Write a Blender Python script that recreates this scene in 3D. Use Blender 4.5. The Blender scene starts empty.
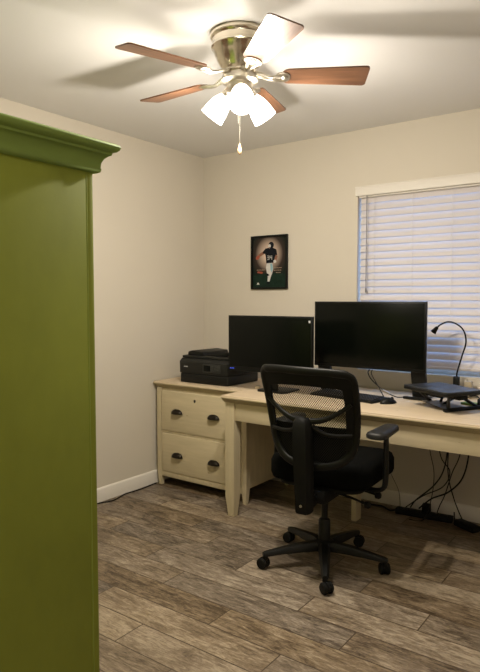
import bpy, bmesh, math, random
from mathutils import Vector, Matrix
random.seed(7)
PI = math.pi
S = bpy.context.scene
C = S.collection

# ------------------------------------------------------------------ camera, world, exposure
cam = bpy.data.cameras.new('camera')
cam.sensor_fit = 'HORIZONTAL'; cam.sensor_width = 36.0; cam.lens = 45.0
cam.clip_start = 0.02
camo = bpy.data.objects.new('camera', cam); C.objects.link(camo)
camo.location = (0, 0, 1.33)
camo.rotation_euler = (math.radians(90 - 3.43), 0, math.radians(36.2))
S.camera = camo
S.view_settings.view_transform = 'Standard'
S.view_settings.look = 'None'
S.view_settings.gamma = 1.0
S.view_settings.use_curve_mapping = False
S.view_settings.exposure = 0.1
LAMP_W = 40.0            # each bulb of the ceiling fan
SHADE_E = 11.0            # glow of the frosted shades
LAMP_COL = (1.0, 0.91, 0.78)
w = bpy.data.worlds.new('daylight'); S.world = w; w.use_nodes = True
bg = w.node_tree.nodes['Background']
bg.inputs[0].default_value = (0.27, 0.50, 1.0, 1); bg.inputs[1].default_value = 4.2

hl = bpy.data.lights.new('added_hall_fill', 'AREA'); hl.shape = 'DISK'; hl.size = 0.30  # unseen fill light added in the entry to brighten the armoire's side
hl.energy = 7.0; hl.color = (1.0, 0.90, 0.76)
hlo = bpy.data.objects.new('added_hall_fill', hl); C.objects.link(hlo); hlo.location = (-0.15, -0.10, 2.39)

# ------------------------------------------------------------------ materials
def mat(name, col, rough=0.6, metal=0.0, spec=0.5, noise=None, bump=None, coat=0.0):
    """noise = (scale, amount, (sx, sy, sz)); bump = (scale, strength)"""
    m = bpy.data.materials.new(name); m.use_nodes = True
    nt = m.node_tree; b = nt.nodes['Principled BSDF']
    b.inputs['Base Color'].default_value = (*col, 1)
    b.inputs['Roughness'].default_value = rough
    b.inputs['Metallic'].default_value = metal
    b.inputs['Specular IOR Level'].default_value = spec
    b.inputs['Coat Weight'].default_value = coat
    tc = nt.nodes.new('ShaderNodeTexCoord')
    if noise:
        sc, amt, st = noise
        mp = nt.nodes.new('ShaderNodeMapping'); mp.inputs['Scale'].default_value = st
        nt.links.new(tc.outputs['Object'], mp.inputs[0])
        n = nt.nodes.new('ShaderNodeTexNoise'); n.inputs['Scale'].default_value = sc
        n.inputs['Detail'].default_value = 5; n.inputs['Roughness'].default_value = 0.6
        nt.links.new(mp.outputs[0], n.inputs['Vector'])
        r = nt.nodes.new('ShaderNodeValToRGB')
        r.color_ramp.elements[0].position = 0.3; r.color_ramp.elements[1].position = 0.7
        r.color_ramp.elements[0].color = (*[max(0, c * (1 - amt)) for c in col], 1)
        r.color_ramp.elements[1].color = (*[min(1, c * (1 + amt * 0.6)) for c in col], 1)
        nt.links.new(n.outputs['Fac'], r.inputs[0])
        nt.links.new(r.outputs[0], b.inputs['Base Color'])
    if bump:
        n2 = nt.nodes.new('ShaderNodeTexNoise'); n2.inputs['Scale'].default_value = bump[0]
        n2.inputs['Detail'].default_value = 3
        nt.links.new(tc.outputs['Object'], n2.inputs['Vector'])
        bp = nt.nodes.new('ShaderNodeBump'); bp.inputs['Strength'].default_value = bump[1]
        bp.inputs['Distance'].default_value = 0.002
        nt.links.new(n2.outputs['Fac'], bp.inputs['Height'])
        nt.links.new(bp.outputs[0], b.inputs['Normal'])
    return m

def emit(name, col, strength):
    m = bpy.data.materials.new(name); m.use_nodes = True
    b = m.node_tree.nodes['Principled BSDF']
    b.inputs['Base Color'].default_value = (*col, 1)
    b.inputs['Emission Color'].default_value = (*col, 1)
    b.inputs['Emission Strength'].default_value = strength
    return m

M = {}
M['wall'] = mat('wall_paint', (0.60, 0.55, 0.465), 0.85, spec=0.2, noise=(1.5, 0.02, (1, 1, 1)), bump=(220, 0.12))
M['ceiling'] = mat('ceiling_paint', (0.76, 0.75, 0.74), 0.9, spec=0.1, bump=(160, 0.15))
M['trim'] = mat('trim_paint', (0.72, 0.68, 0.615), 0.5, noise=(3, 0.02, (1, 1, 1)))
M['green'] = mat('green_paint', (0.245, 0.285, 0.04), 0.68, spec=0.2, noise=(2.2, 0.16, (1.2, 1.2, 0.7)), bump=(60, 0.1))
M['greencrown'] = mat('green_crown_light_tint', (0.20, 0.285, 0.065), 0.68, spec=0.2, noise=(4, 0.12, (1, 1, 1)))  # same paint as the carcass; cooler light on the crown put into the colour
M['greenedge'] = mat('worn_green_paint', (0.25, 0.31, 0.045), 0.5, spec=0.3, noise=(8, 0.2, (1, 1, 0.3)))
M['brassknob'] = mat('aged_brass', (0.25, 0.19, 0.10), 0.4, 1.0, noise=(40, 0.3, (1, 1, 1)))
M['blackmetal'] = mat('dark_bronze_metal', (0.07, 0.06, 0.05), 0.28, 0.9, noise=(30, 0.3, (1, 1, 1)))
M['plastic'] = mat('black_plastic', (0.0045, 0.0048, 0.004), 0.45, spec=0.28, noise=(12, 0.2, (1, 1, 1)), bump=(300, 0.1))
M['plasticmatte'] = mat('matte_black_plastic', (0.005, 0.0052, 0.0045), 0.6, spec=0.2, noise=(15, 0.2, (1, 1, 1)), bump=(400, 0.2))
M['printer'] = mat('charcoal_plastic', (0.011, 0.0115, 0.010), 0.5, spec=0.28, noise=(10, 0.15, (1, 1, 1)), bump=(350, 0.2))
M['printerlight'] = mat('dark_grey_plastic', (0.026, 0.027, 0.024), 0.45, spec=0.3, noise=(10, 0.1, (1, 1, 1)))
M['screen'] = mat('dark_screen_glass', (0.0022, 0.003, 0.002), 0.24, spec=0.14, noise=(2, 0.1, (1, 1, 1)))
M['bezel'] = mat('black_bezel', (0.0035, 0.004, 0.0032), 0.4, spec=0.2, noise=(20, 0.2, (1, 1, 1)))
M['fabric'] = mat('black_fabric', (0.0032, 0.0034, 0.003), 0.95, spec=0.06, noise=(120, 0.4, (1, 1, 1)), bump=(500, 0.5))
M['armrubber'] = mat('grey_black_polyurethane', (0.013, 0.013, 0.0115), 0.5, spec=0.3, noise=(25, 0.2, (1, 1, 1)))
M['nickel'] = mat('brushed_nickel', (0.70, 0.64, 0.53), 0.20, 1.0, noise=(18, 0.08, (1, 1, 6)))
M['nickellight'] = mat('satin_nickel', (0.62, 0.58, 0.50), 0.32, 1.0, noise=(18, 0.06, (1, 1, 4)))
M['slate'] = mat('slate_metal', (0.030, 0.034, 0.040), 0.4, 0.2, noise=(20, 0.1, (1, 1, 1)))
M['silver'] = mat('silver_metal', (0.55, 0.52, 0.48), 0.3, 1.0, noise=(20, 0.1, (1, 1, 1)))
M['tan'] = mat('tan_plastic', (0.40, 0.33, 0.22), 0.5, noise=(20, 0.1, (1, 1, 1)))
M['whiteplastic'] = mat('white_plastic', (0.7, 0.68, 0.62), 0.4, noise=(20, 0.05, (1, 1, 1)))
M['greenpaper'] = mat('lime_green_paper', (0.16, 0.26, 0.03), 0.6, noise=(30, 0.1, (1, 1, 1)))
M['brownpad'] = mat('smoky_brown_plastic', (0.17, 0.14, 0.105), 0.3, noise=(10, 0.1, (1, 1, 1)))
M['ink'] = mat('pale_print', (0.45, 0.45, 0.45), 0.6, noise=(20, 0.05, (1, 1, 1)))
M['keycap'] = mat('black_keycaps', (0.012, 0.012, 0.012), 0.4, noise=(60, 0.3, (1, 1, 1)))
M['led'] = emit('blue_led', (0.06, 0.12, 1.0), 0.7)
M['bladewhite'] = M['nickel']

def cream(name, col, stretch, edge=True):
    """cream milk paint with faint brush strokes and a few small worn scuffs"""
    m = mat(name, col, 0.55, spec=0.3, noise=(6, 0.10, stretch))
    nt = m.node_tree; b = nt.nodes['Principled BSDF']
    src = b.inputs['Base Color'].links[0].from_socket
    tc = [n for n in nt.nodes if n.type == 'TEX_COORD'][0]
    mp = nt.nodes.new('ShaderNodeMapping'); mp.inputs['Scale'].default_value = (2.2, 9, 9) if stretch[0] < stretch[2] else (9, 9, 2.2)
    nt.links.new(tc.outputs['Object'], mp.inputs[0])
    n = nt.nodes.new('ShaderNodeTexNoise'); n.inputs['Scale'].default_value = 4.5; n.inputs['Detail'].default_value = 3
    nt.links.new(mp.outputs[0], n.inputs['Vector'])
    r = nt.nodes.new('ShaderNodeValToRGB')
    r.color_ramp.elements[0].position = 0.715; r.color_ramp.elements[1].position = 0.745
    r.color_ramp.elements[0].color = (0, 0, 0, 1); r.color_ramp.elements[1].color = (1, 1, 1, 1)
    nt.links.new(n.outputs['Fac'], r.inputs[0])
    mx = nt.nodes.new('ShaderNodeMix'); mx.data_type = 'RGBA'
    nt.links.new(r.outputs[0], mx.inputs[0]); nt.links.new(src, mx.inputs[6])
    mx.inputs[7].default_value = (0.33, 0.24, 0.13, 1)
    nt.links.new(mx.outputs[2], b.inputs['Base Color'])
    return m
M['cream'] = cream('cream_paint', (0.57, 0.485, 0.315), (0.6, 6, 6))
M['creamv'] = cream('cream_paint_upright', (0.57, 0.485, 0.315), (6, 6, 0.6))
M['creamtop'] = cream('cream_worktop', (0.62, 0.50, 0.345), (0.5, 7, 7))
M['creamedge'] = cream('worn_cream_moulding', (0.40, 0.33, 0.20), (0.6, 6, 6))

def wood_blade():
    m = mat('walnut_veneer', (0.155, 0.073, 0.038), 0.38, noise=(5, 0.42, (1, 14, 14)), coat=0.1)
    return m
M['wood'] = wood_blade()
M['woodend'] = mat('pale_fob_wood', (0.55, 0.36, 0.2), 0.4, noise=(20, 0.2, (1, 1, 0.3)))

def floor_mat():
    m = bpy.data.materials.new('wood_look_tile'); m.use_nodes = True
    nt = m.node_tree; N = nt.nodes; L = nt.links; b = N['Principled BSDF']
    tc = N.new('ShaderNodeTexCoord'); sp = N.new('ShaderNodeSeparateXYZ'); L.new(tc.outputs['Object'], sp.inputs[0])
    def mth(op, a, c=None, d=None):
        n = N.new('ShaderNodeMath'); n.operation = op
        for i, v in enumerate((a, c, d)):
            if v is None: continue
            if isinstance(v, (int, float)): n.inputs[i].default_value = v
            else: L.new(v, n.inputs[i])
        return n.outputs[0]
    PW, PL = 0.1545, 0.915
    yy = mth('DIVIDE', mth('SUBTRACT', sp.outputs[1], 2.004), PW)
    row = mth('FLOOR', yy)
    fy = mth('FRACT', yy)
    wn = N.new('ShaderNodeTexWhiteNoise'); wn.noise_dimensions = '1D'; L.new(row, wn.inputs['W'])
    # stagger by thirds with a bit of variation
    sh = mth('ADD', mth('MULTIPLY', row, 0.37), mth('MULTIPLY', wn.outputs['Value'], 0.16))
    xx = mth('ADD', mth('DIVIDE', sp.outputs[0], PL), sh)
    colm = mth('FLOOR', xx); fx = mth('FRACT', xx)
    cb = N.new('ShaderNodeCombineXYZ'); L.new(colm, cb.inputs[0]); L.new(row, cb.inputs[1])
    wid = N.new('ShaderNodeTexWhiteNoise'); wid.noise_dimensions = '3D'; L.new(cb.outputs[0], wid.inputs['Vector'])
    # grout
    gx = mth('MULTIPLY', mth('MINIMUM', fx, mth('SUBTRACT', 1, fx)), PL)
    gy = mth('MULTIPLY', mth('MINIMUM', fy, mth('SUBTRACT', 1, fy)), PW)
    g = mth('MINIMUM', gx, gy)
    grout = mth('LESS_THAN', g, 0.0026)
    # grain: per-plank offset, stretched along X
    off = N.new('ShaderNodeVectorMath'); off.operation = 'MULTIPLY_ADD'
    L.new(wid.outputs['Color'], off.inputs[0]); off.inputs[1].default_value = (37, 23, 11); L.new(tc.outputs['Object'], off.inputs[2])
    def noise(scale, st, detail=6, rough=0.65, dist=0.0):
        mp = N.new('ShaderNodeMapping'); mp.inputs['Scale'].default_value = st; L.new(off.outputs[0], mp.inputs[0])
        n = N.new('ShaderNodeTexNoise'); n.inputs['Scale'].default_value = scale; n.inputs['Detail'].default_value = detail
        n.inputs['Roughness'].default_value = rough; n.inputs['Distortion'].default_value = dist
        L.new(mp.outputs[0], n.inputs['Vector']); return n.outputs['Fac']
    grain = noise(5.0, (1.5, 7.5, 1), 9, 0.76, 1.6)
    fine = noise(20, (1.6, 9, 1), 6, 0.75, 0.8)
    blot = noise(3.4, (1.0, 2.0, 1), 5, 0.65, 1.2)
    mixv = mth('ADD', mth('ADD', mth('MULTIPLY', grain, 0.50), mth('MULTIPLY', fine, 0.30)), mth('MULTIPLY', blot, 0.34))
    mixv = mth('ADD', mixv, mth('MULTIPLY', mth('SUBTRACT', wid.outputs['Value'], 0.5), 0.09))
    r = N.new('ShaderNodeValToRGB'); e = r.color_ramp.elements
    e[0].position = 0.45; e[0].color = (0.042, 0.029, 0.017, 1)
    e[1].position = 0.69; e[1].color = (0.385, 0.315, 0.225, 1)
    k = e.new(0.515); k.color = (0.12, 0.087, 0.055, 1)
    k = e.new(0.595); k.color = (0.222, 0.170, 0.113, 1)
    L.new(mixv, r.inputs[0])
    # some planks greyer than others
    hs = N.new('ShaderNodeHueSaturation'); L.new(r.outputs[0], hs.inputs['Color'])
    wsep = N.new('ShaderNodeSeparateColor'); L.new(wid.outputs['Color'], wsep.inputs[0])
    L.new(mth('ADD', 0.78, mth('MULTIPLY', wsep.outputs[1], 0.35)), hs.inputs['Saturation'])
    mx = N.new('ShaderNodeMix'); mx.data_type = 'RGBA'; L.new(grout, mx.inputs[0]); L.new(hs.outputs[0], mx.inputs[6])
    mx.inputs[7].default_value = (0.075, 0.05, 0.03, 1)
    L.new(mx.outputs[2], b.inputs['Base Color'])
    b.inputs['Roughness'].default_value = 0.42; b.inputs['Specular IOR Level'].default_value = 0.4
    bp = N.new('ShaderNodeBump'); bp.inputs['Strength'].default_value = 0.35; bp.inputs['Distance'].default_value = 0.003
    hgt = mth('SUBTRACT', mth('MULTIPLY', mixv, 0.5), mth('MULTIPLY', grout, 0.8))
    L.new(hgt, bp.inputs['Height']); L.new(bp.outputs[0], b.inputs['Normal'])
    return m
M['floor'] = floor_mat()

def mesh_mat():
    """open woven mesh: small holes on a honeycomb-like lattice"""
    m = bpy.data.materials.new('open_weave_mesh'); m.use_nodes = True
    nt = m.node_tree; N = nt.nodes; L = nt.links; b = N['Principled BSDF']; out = N['Material Output']
    b.inputs['Base Color'].default_value = (0.005, 0.005, 0.0045, 1); b.inputs['Roughness'].default_value = 0.8
    tc = N.new('ShaderNodeTexCoord'); sp = N.new('ShaderNodeSeparateXYZ'); L.new(tc.outputs['Object'], sp.inputs[0])
    def mth(op, a, c=None):
        n = N.new('ShaderNodeMath'); n.operation = op
        for i, v in enumerate((a, c)):
            if v is None: continue
            if isinstance(v, (int, float)): n.inputs[i].default_value = v
            else: L.new(v, n.inputs[i])
        return n.outputs[0]
    k = 2 * PI / 0.021
    s = mth('MULTIPLY', mth('SINE', mth('MULTIPLY', mth('ADD', sp.outputs[0], mth('MULTIPLY', sp.outputs[2], 0.8)), k)),
            mth('SINE', mth('MULTIPLY', mth('SUBTRACT', mth('MULTIPLY', sp.outputs[2], 0.8), sp.outputs[0]), k)))
    hole = mth('GREATER_THAN', mth('ABSOLUTE', s), 0.33)
    tr = N.new('ShaderNodeBsdfTransparent'); mx = N.new('ShaderNodeMixShader')
    L.new(hole, mx.inputs[0]); L.new(b.outputs[0], mx.inputs[1]); L.new(tr.outputs[0], mx.inputs[2])
    L.new(mx.outputs[0], out.inputs[0])
    return m
M['mesh'] = mesh_mat()

def glass_pane():
    m = bpy.data.materials.new('window_glass'); m.use_nodes = True
    nt = m.node_tree; N = nt.nodes; L = nt.links; out = N['Material Output']
    tr = N.new('ShaderNodeBsdfTransparent'); gl = N.new('ShaderNodeBsdfGlossy'); gl.inputs['Roughness'].default_value = 0.02
    mx = N.new('ShaderNodeMixShader'); mx.inputs[0].default_value = 0.08
    L.new(tr.outputs[0], mx.inputs[1]); L.new(gl.outputs[0], mx.inputs[2]); L.new(mx.outputs[0], out.inputs[0])
    return m
M['glass'] = glass_pane()

def slat_mat():
    m = mat('white_faux_wood_slat', (0.69, 0.635, 0.61), 0.5, noise=(5, 0.03, (1, 8, 8)))
    nt = m.node_tree; N = nt.nodes; L = nt.links; b = N['Principled BSDF']; out = N['Material Output']
    tl = N.new('ShaderNodeBsdfTranslucent'); tl.inputs[0].default_value = (0.75, 0.75, 0.75, 1)
    mx = N.new('ShaderNodeMixShader'); mx.inputs[0].default_value = 0.12
    L.new(b.outputs[0], mx.inputs[1]); L.new(tl.outputs[0], mx.inputs[2]); L.new(mx.outputs[0], out.inputs[0])
    return m
M['slat'] = slat_mat()

def shade_mat():
    """frosted white glass, lit from inside"""
    m = bpy.data.materials.new('frosted_lamp_glass'); m.use_nodes = True
    nt = m.node_tree; N = nt.nodes; L = nt.links; out = N['Material Output']
    e = N.new('ShaderNodeEmission'); e.inputs[0].default_value = (1.0, 0.91, 0.77, 1); e.inputs[1].default_value = SHADE_E
    tr = N.new('ShaderNodeBsdfTransparent')
    mx = N.new('ShaderNodeMixShader'); mx.inputs[0].default_value = 0.30
    L.new(e.outputs[0], mx.inputs[1]); L.new(tr.outputs[0], mx.inputs[2]); L.new(mx.outputs[0], out.inputs[0])
    return m
M['shade'] = shade_mat()

# ------------------------------------------------------------------ mesh helpers
def bm_new(): return bmesh.new()

def box(bm, lo, hi, bev=0.0, mi=0, mtx=None, seg=2):
    t = bmesh.new()
    bmesh.ops.create_cube(t, size=1.0)
    for v in t.verts:
        v.co = Vector([lo[i] + (v.co[i] + 0.5) * (hi[i] - lo[i]) for i in range(3)])
    if bev > 0:
        bmesh.ops.bevel(t, geom=t.edges[:], offset=bev, segments=seg, affect='EDGES', profile=0.5)
    merge(bm, t, mi, mtx)

def merge(bm, t, mi=0, mtx=None):
    if mtx is not None: bmesh.ops.transform(t, matrix=mtx, verts=t.verts)
    mp = {}
    for v in t.verts: mp[v] = bm.verts.new(v.co)
    for f in t.faces:
        try:
            nf = bm.faces.new([mp[v] for v in f.verts]); nf.material_index = mi
        except ValueError: pass
    t.free()

def lathe(bm, prof, seg=32, mi=0, mtx=None, cap0=True, cap1=True):
    """prof: list of (r, z) revolved round local Z"""
    t = bmesh.new(); rings = []
    for r, z in prof:
        rings.append([t.verts.new((r * math.cos(2 * PI * k / seg), r * math.sin(2 * PI * k / seg), z)) for k in range(seg)])
    for a, b in zip(rings, rings[1:]):
        for k in range(seg):
            t.faces.new((a[k], a[(k + 1) % seg], b[(k + 1) % seg], b[k]))
    if cap0: t.faces.new(rings[0][::-1])
    if cap1: t.faces.new(rings[-1])
    bmesh.ops.recalc_face_normals(t, faces=t.faces)
    merge(bm, t, mi, mtx)

def smooth_path(pts, n=6):
    P = [Vector(p) for p in pts]
    if len(P) < 3: return P
    out = []
    for i in range(len(P) - 1):
        p0 = P[max(i - 1, 0)]; p1 = P[i]; p2 = P[i + 1]; p3 = P[min(i + 2, len(P) - 1)]
        for k in range(n):
            u = k / n
            out.append(0.5 * ((2 * p1) + (p2 - p0) * u + (2 * p0 - 5 * p1 + 4 * p2 - p3) * u * u + (3 * p1 - p0 - 3 * p2 + p3) * u ** 3))
    out.append(P[-1]); return out

def tube(bm, pts, r, seg=10, n=6, mi=0, smooth=True, closed=False, flat=None, up=None):
    """tube along points; r a number or list; flat=(a,b) gives an elliptical section"""
    P = smooth_path(pts, n) if smooth else [Vector(p) for p in pts]
    if closed and (P[0] - P[-1]).length < 1e-6: P = P[:-1]
    m_ = len(P)
    def rad(i):
        if isinstance(r, (int, float)): return r
        u = i / (m_ - 1) * (len(r) - 1); k = min(int(u), len(r) - 2); return r[k] + (r[k + 1] - r[k]) * (u - k)
    T = []
    for i in range(m_):
        a = P[(i - 1) % m_] if (closed or i > 0) else P[i]; b = P[(i + 1) % m_] if (closed or i < m_ - 1) else P[i]
        T.append((b - a).normalized())
    ref = Vector(up) if up else (Vector((0, 0, 1)) if abs(T[0].z) < 0.9 else Vector((1, 0, 0)))
    rings = []
    nrm = (ref - T[0] * ref.dot(T[0])).normalized()
    for i in range(m_):
        if up: nrm = (Vector(up) - T[i] * Vector(up).dot(T[i])).normalized()
        else:
            nrm = (nrm - T[i] * nrm.dot(T[i])).normalized()
        bn = T[i].cross(nrm)
        R_ = rad(i); fa, fb = flat if flat else (1, 1)
        rings.append([bm.verts.new(P[i] + nrm * (R_ * fa * math.cos(2 * PI * k / seg)) + bn * (R_ * fb * math.sin(2 * PI * k / seg))) for k in range(seg)])
    pairs = list(zip(rings, rings[1:])) + ([(rings[-1], rings[0])] if closed else [])
    for a, b in pairs:
        for k in range(seg):
            f = bm.faces.new((a[k], a[(k + 1) % seg], b[(k + 1) % seg], b[k])); f.material_index = mi
    if not closed:
        f = bm.faces.new(rings[0][::-1]); f.material_index = mi
        f = bm.faces.new(rings[-1]); f.material_index = mi

def prism(bm, poly, axis, a, b, mi=0, mtx=None, bev=0.0):
    """polygon of 2-D points extruded along axis from a to b"""
    t = bmesh.new()
    def pt(p, q):
        if axis == 'x': return (q, p[0], p[1])
        if axis == 'y': return (p[0], q, p[1])
        return (p[0], p[1], q)
    A = [t.verts.new(pt(p, a)) for p in poly]; B = [t.verts.new(pt(p, b)) for p in poly]
    n = len(poly)
    t.faces.new(A); t.faces.new(B[::-1])
    for i in range(n): t.faces.new((A[i], B[i], B[(i + 1) % n], A[(i + 1) % n]))
    bmesh.ops.recalc_face_normals(t, faces=t.faces)
    if bev > 0: bmesh.ops.bevel(t, geom=t.edges[:], offset=bev, segments=2, affect='EDGES', profile=0.5)
    merge(bm, t, mi, mtx)

def loft(bm, rings, mi=0, cap=True):
    R_ = [[bm.verts.new(p) for p in ring] for ring in rings]
    n = len(R_[0])
    for a, b in zip(R_, R_[1:]):
        for k in range(n):
            f = bm.faces.new((a[k], a[(k + 1) % n], b[(k + 1) % n], b[k])); f.material_index = mi
    if cap:
        f = bm.faces.new(R_[0][::-1]); f.material_index = mi
        f = bm.faces.new(R_[-1]); f.material_index = mi

def obj(name, bm, m, parent=None, loc=None, rot=None, ang=35):
    bmesh.ops.recalc_face_normals(bm, faces=bm.faces)
    me = bpy.data.meshes.new(name); bm.to_mesh(me); bm.free()
    for x in (m if isinstance(m, (list, tuple)) else [m]): me.materials.append(x)
    try:
        me.shade_smooth(); me.set_sharp_from_angle(angle=math.radians(ang))
    except Exception: pass
    o = bpy.data.objects.new(name, me); C.objects.link(o)
    if parent: o.parent = parent
    if loc: o.location = loc
    if rot: o.rotation_euler = rot
    return o

def tag(o, label, cat, group=None):
    o['label'] = label; o['category'] = cat
    if group: o['group'] = group
    return o

def thing(name, label, cat, loc=(0, 0, 0), rz=0.0, group=None):
    o = bpy.data.objects.new(name, None); o.empty_display_size = 0.1; C.objects.link(o)
    o.location = loc; o.rotation_euler = (0, 0, rz)
    return tag(o, label, cat, group)

def struct(name, bm, m, parent=None):
    o = obj(name, bm, m, parent)
    if not parent: o['kind'] = 'structure'
    return o

def onebox(lo, hi, bev=0.0):
    b = bm_new(); box(b, lo, hi, bev); return b

# ------------------------------------------------------------------ room
XL, YB, XR, YF, H = -3.05, 3.685, 0.30, 0.48, 2.44
YH = -1.2          # end of the entry the photograph is taken from
XH = -0.95
T = 0.12
WX0, WX1, WZ0, WZ1 = -1.735, 0.05, 0.868, 2.05

struct('floor', onebox((XL - T, YH - T, -0.08), (XR + T, YB + T, 0.0)), M['floor'])
struct('ceiling', onebox((XL - T, YH - T, H), (XR + T, YB + T, H + 0.08)), M['ceiling'])
struct('wall_left', onebox((XL - T, YF - T, 0), (XL, YB + T, H)), M['wall'])
b = bm_new()
box(b, (XL, YB, 0), (WX0, YB + T, H)); box(b, (WX1, YB, 0), (XR + T, YB + T, H))
box(b, (WX0, YB, 0), (WX1, YB + T, WZ0)); box(b, (WX0, YB, WZ1), (WX1, YB + T, H))
struct('wall_back', b, M['wall'])
struct('wall_right', onebox((XR, YH - T, 0), (XR + T, YB, H)), M['wall'])
struct('wall_front', onebox((XL, YF - T, 0), (XH, YF, H)), M['wall'])
struct('wall_hall', onebox((XH - T, YH, 0), (XH, YF - T, H)), M['wall'])
struct('wall_entry', onebox((XH - T, YH - T, 0), (XR, YH, H)), M['wall'])

def baseboard(name, p0, p1, out):
    """p0,p1 floor points; out = inward normal"""
    b = bm_new(); hh, th = 0.093, 0.014
    prof = [(0, 0), (th, 0), (th, hh - 0.012), (th * 0.75, hh - 0.004), (th * 0.3, hh), (0, hh)]
    A = [b.verts.new((p0[0] + out[0] * u, p0[1] + out[1] * u, z)) for u, z in prof]
    B = [b.verts.new((p1[0] + out[0] * u, p1[1] + out[1] * u, z)) for u, z in prof]
    n = len(prof)
    b.faces.new(A); b.faces.new(B[::-1])
    for i in range(n): b.faces.new((A[i], B[i], B[(i + 1) % n], A[(i + 1) % n]))
    struct(name, b, M['trim'])
baseboard('baseboard_left', (XL, YF), (XL, YB), (1, 0))
baseboard('baseboard_back', (XL + 0.014, YB), (XR, YB), (0, -1))
baseboard('baseboard_right', (XR, YH), (XR, YB - 0.014), (-1, 0))
baseboard('baseboard_front', (XL + 0.014, YF), (XH, YF), (0, 1))

# window: vinyl frame set deep in the opening, glass pane
b = bm_new()
fy0, fy1 = YB + 0.075, YB + 0.115
box(b, (WX0, fy0, WZ0), (WX0 + 0.045, fy1, WZ1), 0.004); box(b, (WX1 - 0.045, fy0, WZ0), (WX1, fy1, WZ1), 0.004)
box(b, (WX0 + 0.04, fy0, WZ0), (WX1 - 0.04, fy1, WZ0 + 0.045), 0.004); box(b, (WX0 + 0.04, fy0, WZ1 - 0.045), (WX1 - 0.04, fy1, WZ1), 0.004)
mx_ = (WX0 + WX1) / 2
box(b, (mx_ - 0.025, fy0 + 0.005, WZ0 + 0.04), (mx_ + 0.025, fy1 - 0.005, WZ1 - 0.04), 0.004)
win = struct('window_1', b, M['whiteplastic'])
obj('pane', onebox((WX0 + 0.04, YB + 0.094, WZ0 + 0.04), (WX1 - 0.04, YB + 0.098, WZ1 - 0.04)), M['glass'], win)

# ------------------------------------------------------------------ window blind
t = thing('window_blind', 'white horizontal slatted blind with valance covering the window', 'blind', ((WX0 + WX1) / 2, YB, WZ0))
cx = (WX0 + WX1) / 2
hw = (WX1 - WX0) / 2
b = bm_new()
prof = [(-0.004, 2.010), (-0.004, 2.066), (-0.010, 2.070), (-0.024, 2.070), (-0.028, 2.064), (-0.023, 2.054), (-0.022, 2.018), (-0.020, 2.010)]
prism(b, [(p, z - WZ0) for p, z in prof], 'x', -hw - 0.008, hw + 0.008)
obj('valance', b, M['trim'], t)
obj('head_rail', onebox((-hw + 0.006, 0.004, 2.000 - WZ0), (hw - 0.006, 0.058, 2.046 - WZ0), 0.002), M['trim'], t)
b = bm_new()
z = 1.988; tilt = math.radians(69)
pitch = 0.0455; sw = 0.0505; n_sl = 0
while z > WZ0 + 0.05:
    # room edge down, outer edge up
    sec = []
    for k in range(5):
        u = (k / 4 - 0.5) * sw; cam_ = 0.0028 * (1 - (2 * k / 4 - 1) ** 2)
        y = u * math.cos(tilt) - cam_ * math.sin(tilt); zz = u * math.sin(tilt) + cam_ * math.cos(tilt)
        sec.append((y, zz))
    th = 0.0024
    dn = [(y + th * math.sin(tilt), zz - th * math.cos(tilt)) for y, zz in sec][::-1]
    prism(b, [(0.030 + y, z - WZ0 + zz) for y, zz in sec + dn], 'x', -hw + 0.011, hw - 0.011)
    z -= pitch; n_sl += 1
obj('slats', b, M['slat'], t)
obj('bottom_rail', onebox((-hw + 0.011, 0.010, z - WZ0 + 0.006), (hw - 0.011, 0.052, z - WZ0 + 0.024), 0.004), M['slat'], t)
for fx_ in (0.113, 0.367, 0.614, 1.17, 1.42, 1.67):
    x = -hw + fx_
    b = bm_new()
    for yy in (-0.0045 + 0.008, 0.056):
        tube(b, [(x, yy, z - WZ0 + 0.02), (x, yy, 2.0 - WZ0)], 0.0011, 6, smooth=False)
    obj('ladder_cord', b, M['trim'], t)
b = bm_new()
tube(b, [(-hw + 0.067, -0.006, 2.02 - WZ0), (-hw + 0.067, -0.0065, 1.405 - WZ0)], 0.0030, 8, smooth=False)
lathe(b, [(0.002, 1.378 - WZ0), (0.0055, 1.385 - WZ0), (0.0055, 1.405 - WZ0), (0.003, 1.41 - WZ0)], 10, mtx=Matrix.Translation((-hw + 0.067, -0.0065, 0)))
obj('tilt_wand', b, mat('smoky_wand', (0.16, 0.15, 0.15), 0.3, noise=(20, .1, (1, 1, 1))), t)

# ------------------------------------------------------------------ green armoire
AX1, AY1, AX0, AY0 = -1.42, 1.20, -2.45, 0.50
AT = 1.71
t = thing('armoire', 'tall green painted armoire with a moulded crown in the left foreground', 'armoire', ((AX0 + AX1) / 2, (AY0 + AY1) / 2, 0))
def L_(x, y, z): return (x - (AX0 + AX1) / 2, y - (AY0 + AY1) / 2, z)
b = bm_new()
box(b, L_(AX0, AY0, 0.075), L_(AX1, AY1 - 0.022, AT), 0.003)
# corner stiles framing the front
for x0, x1 in ((AX0, AX0 + 0.07), (AX1 - 0.07, AX1)):
    box(b, L_(x0, AY1 - 0.024, 0.075), L_(x1, AY1, AT), 0.003)
box(b, L_(AX0 + 0.07, AY1 - 0.024, AT - 0.08), L_(AX1 - 0.07, AY1 - 0.001, AT), 0.002)
obj('carcass', b, M['green'], t)
b = bm_new()
for zz0, zz1 in ((0.10, AT - 0.012),):
    tube(b, [L_(AX1 - 0.001, AY1 - 0.0245, zz0), L_(AX1 - 0.001, AY1 - 0.0245, zz1)], 0.0032, 8, smooth=False)
obj('corner_bead', b, M['greenedge'], t)
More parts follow.
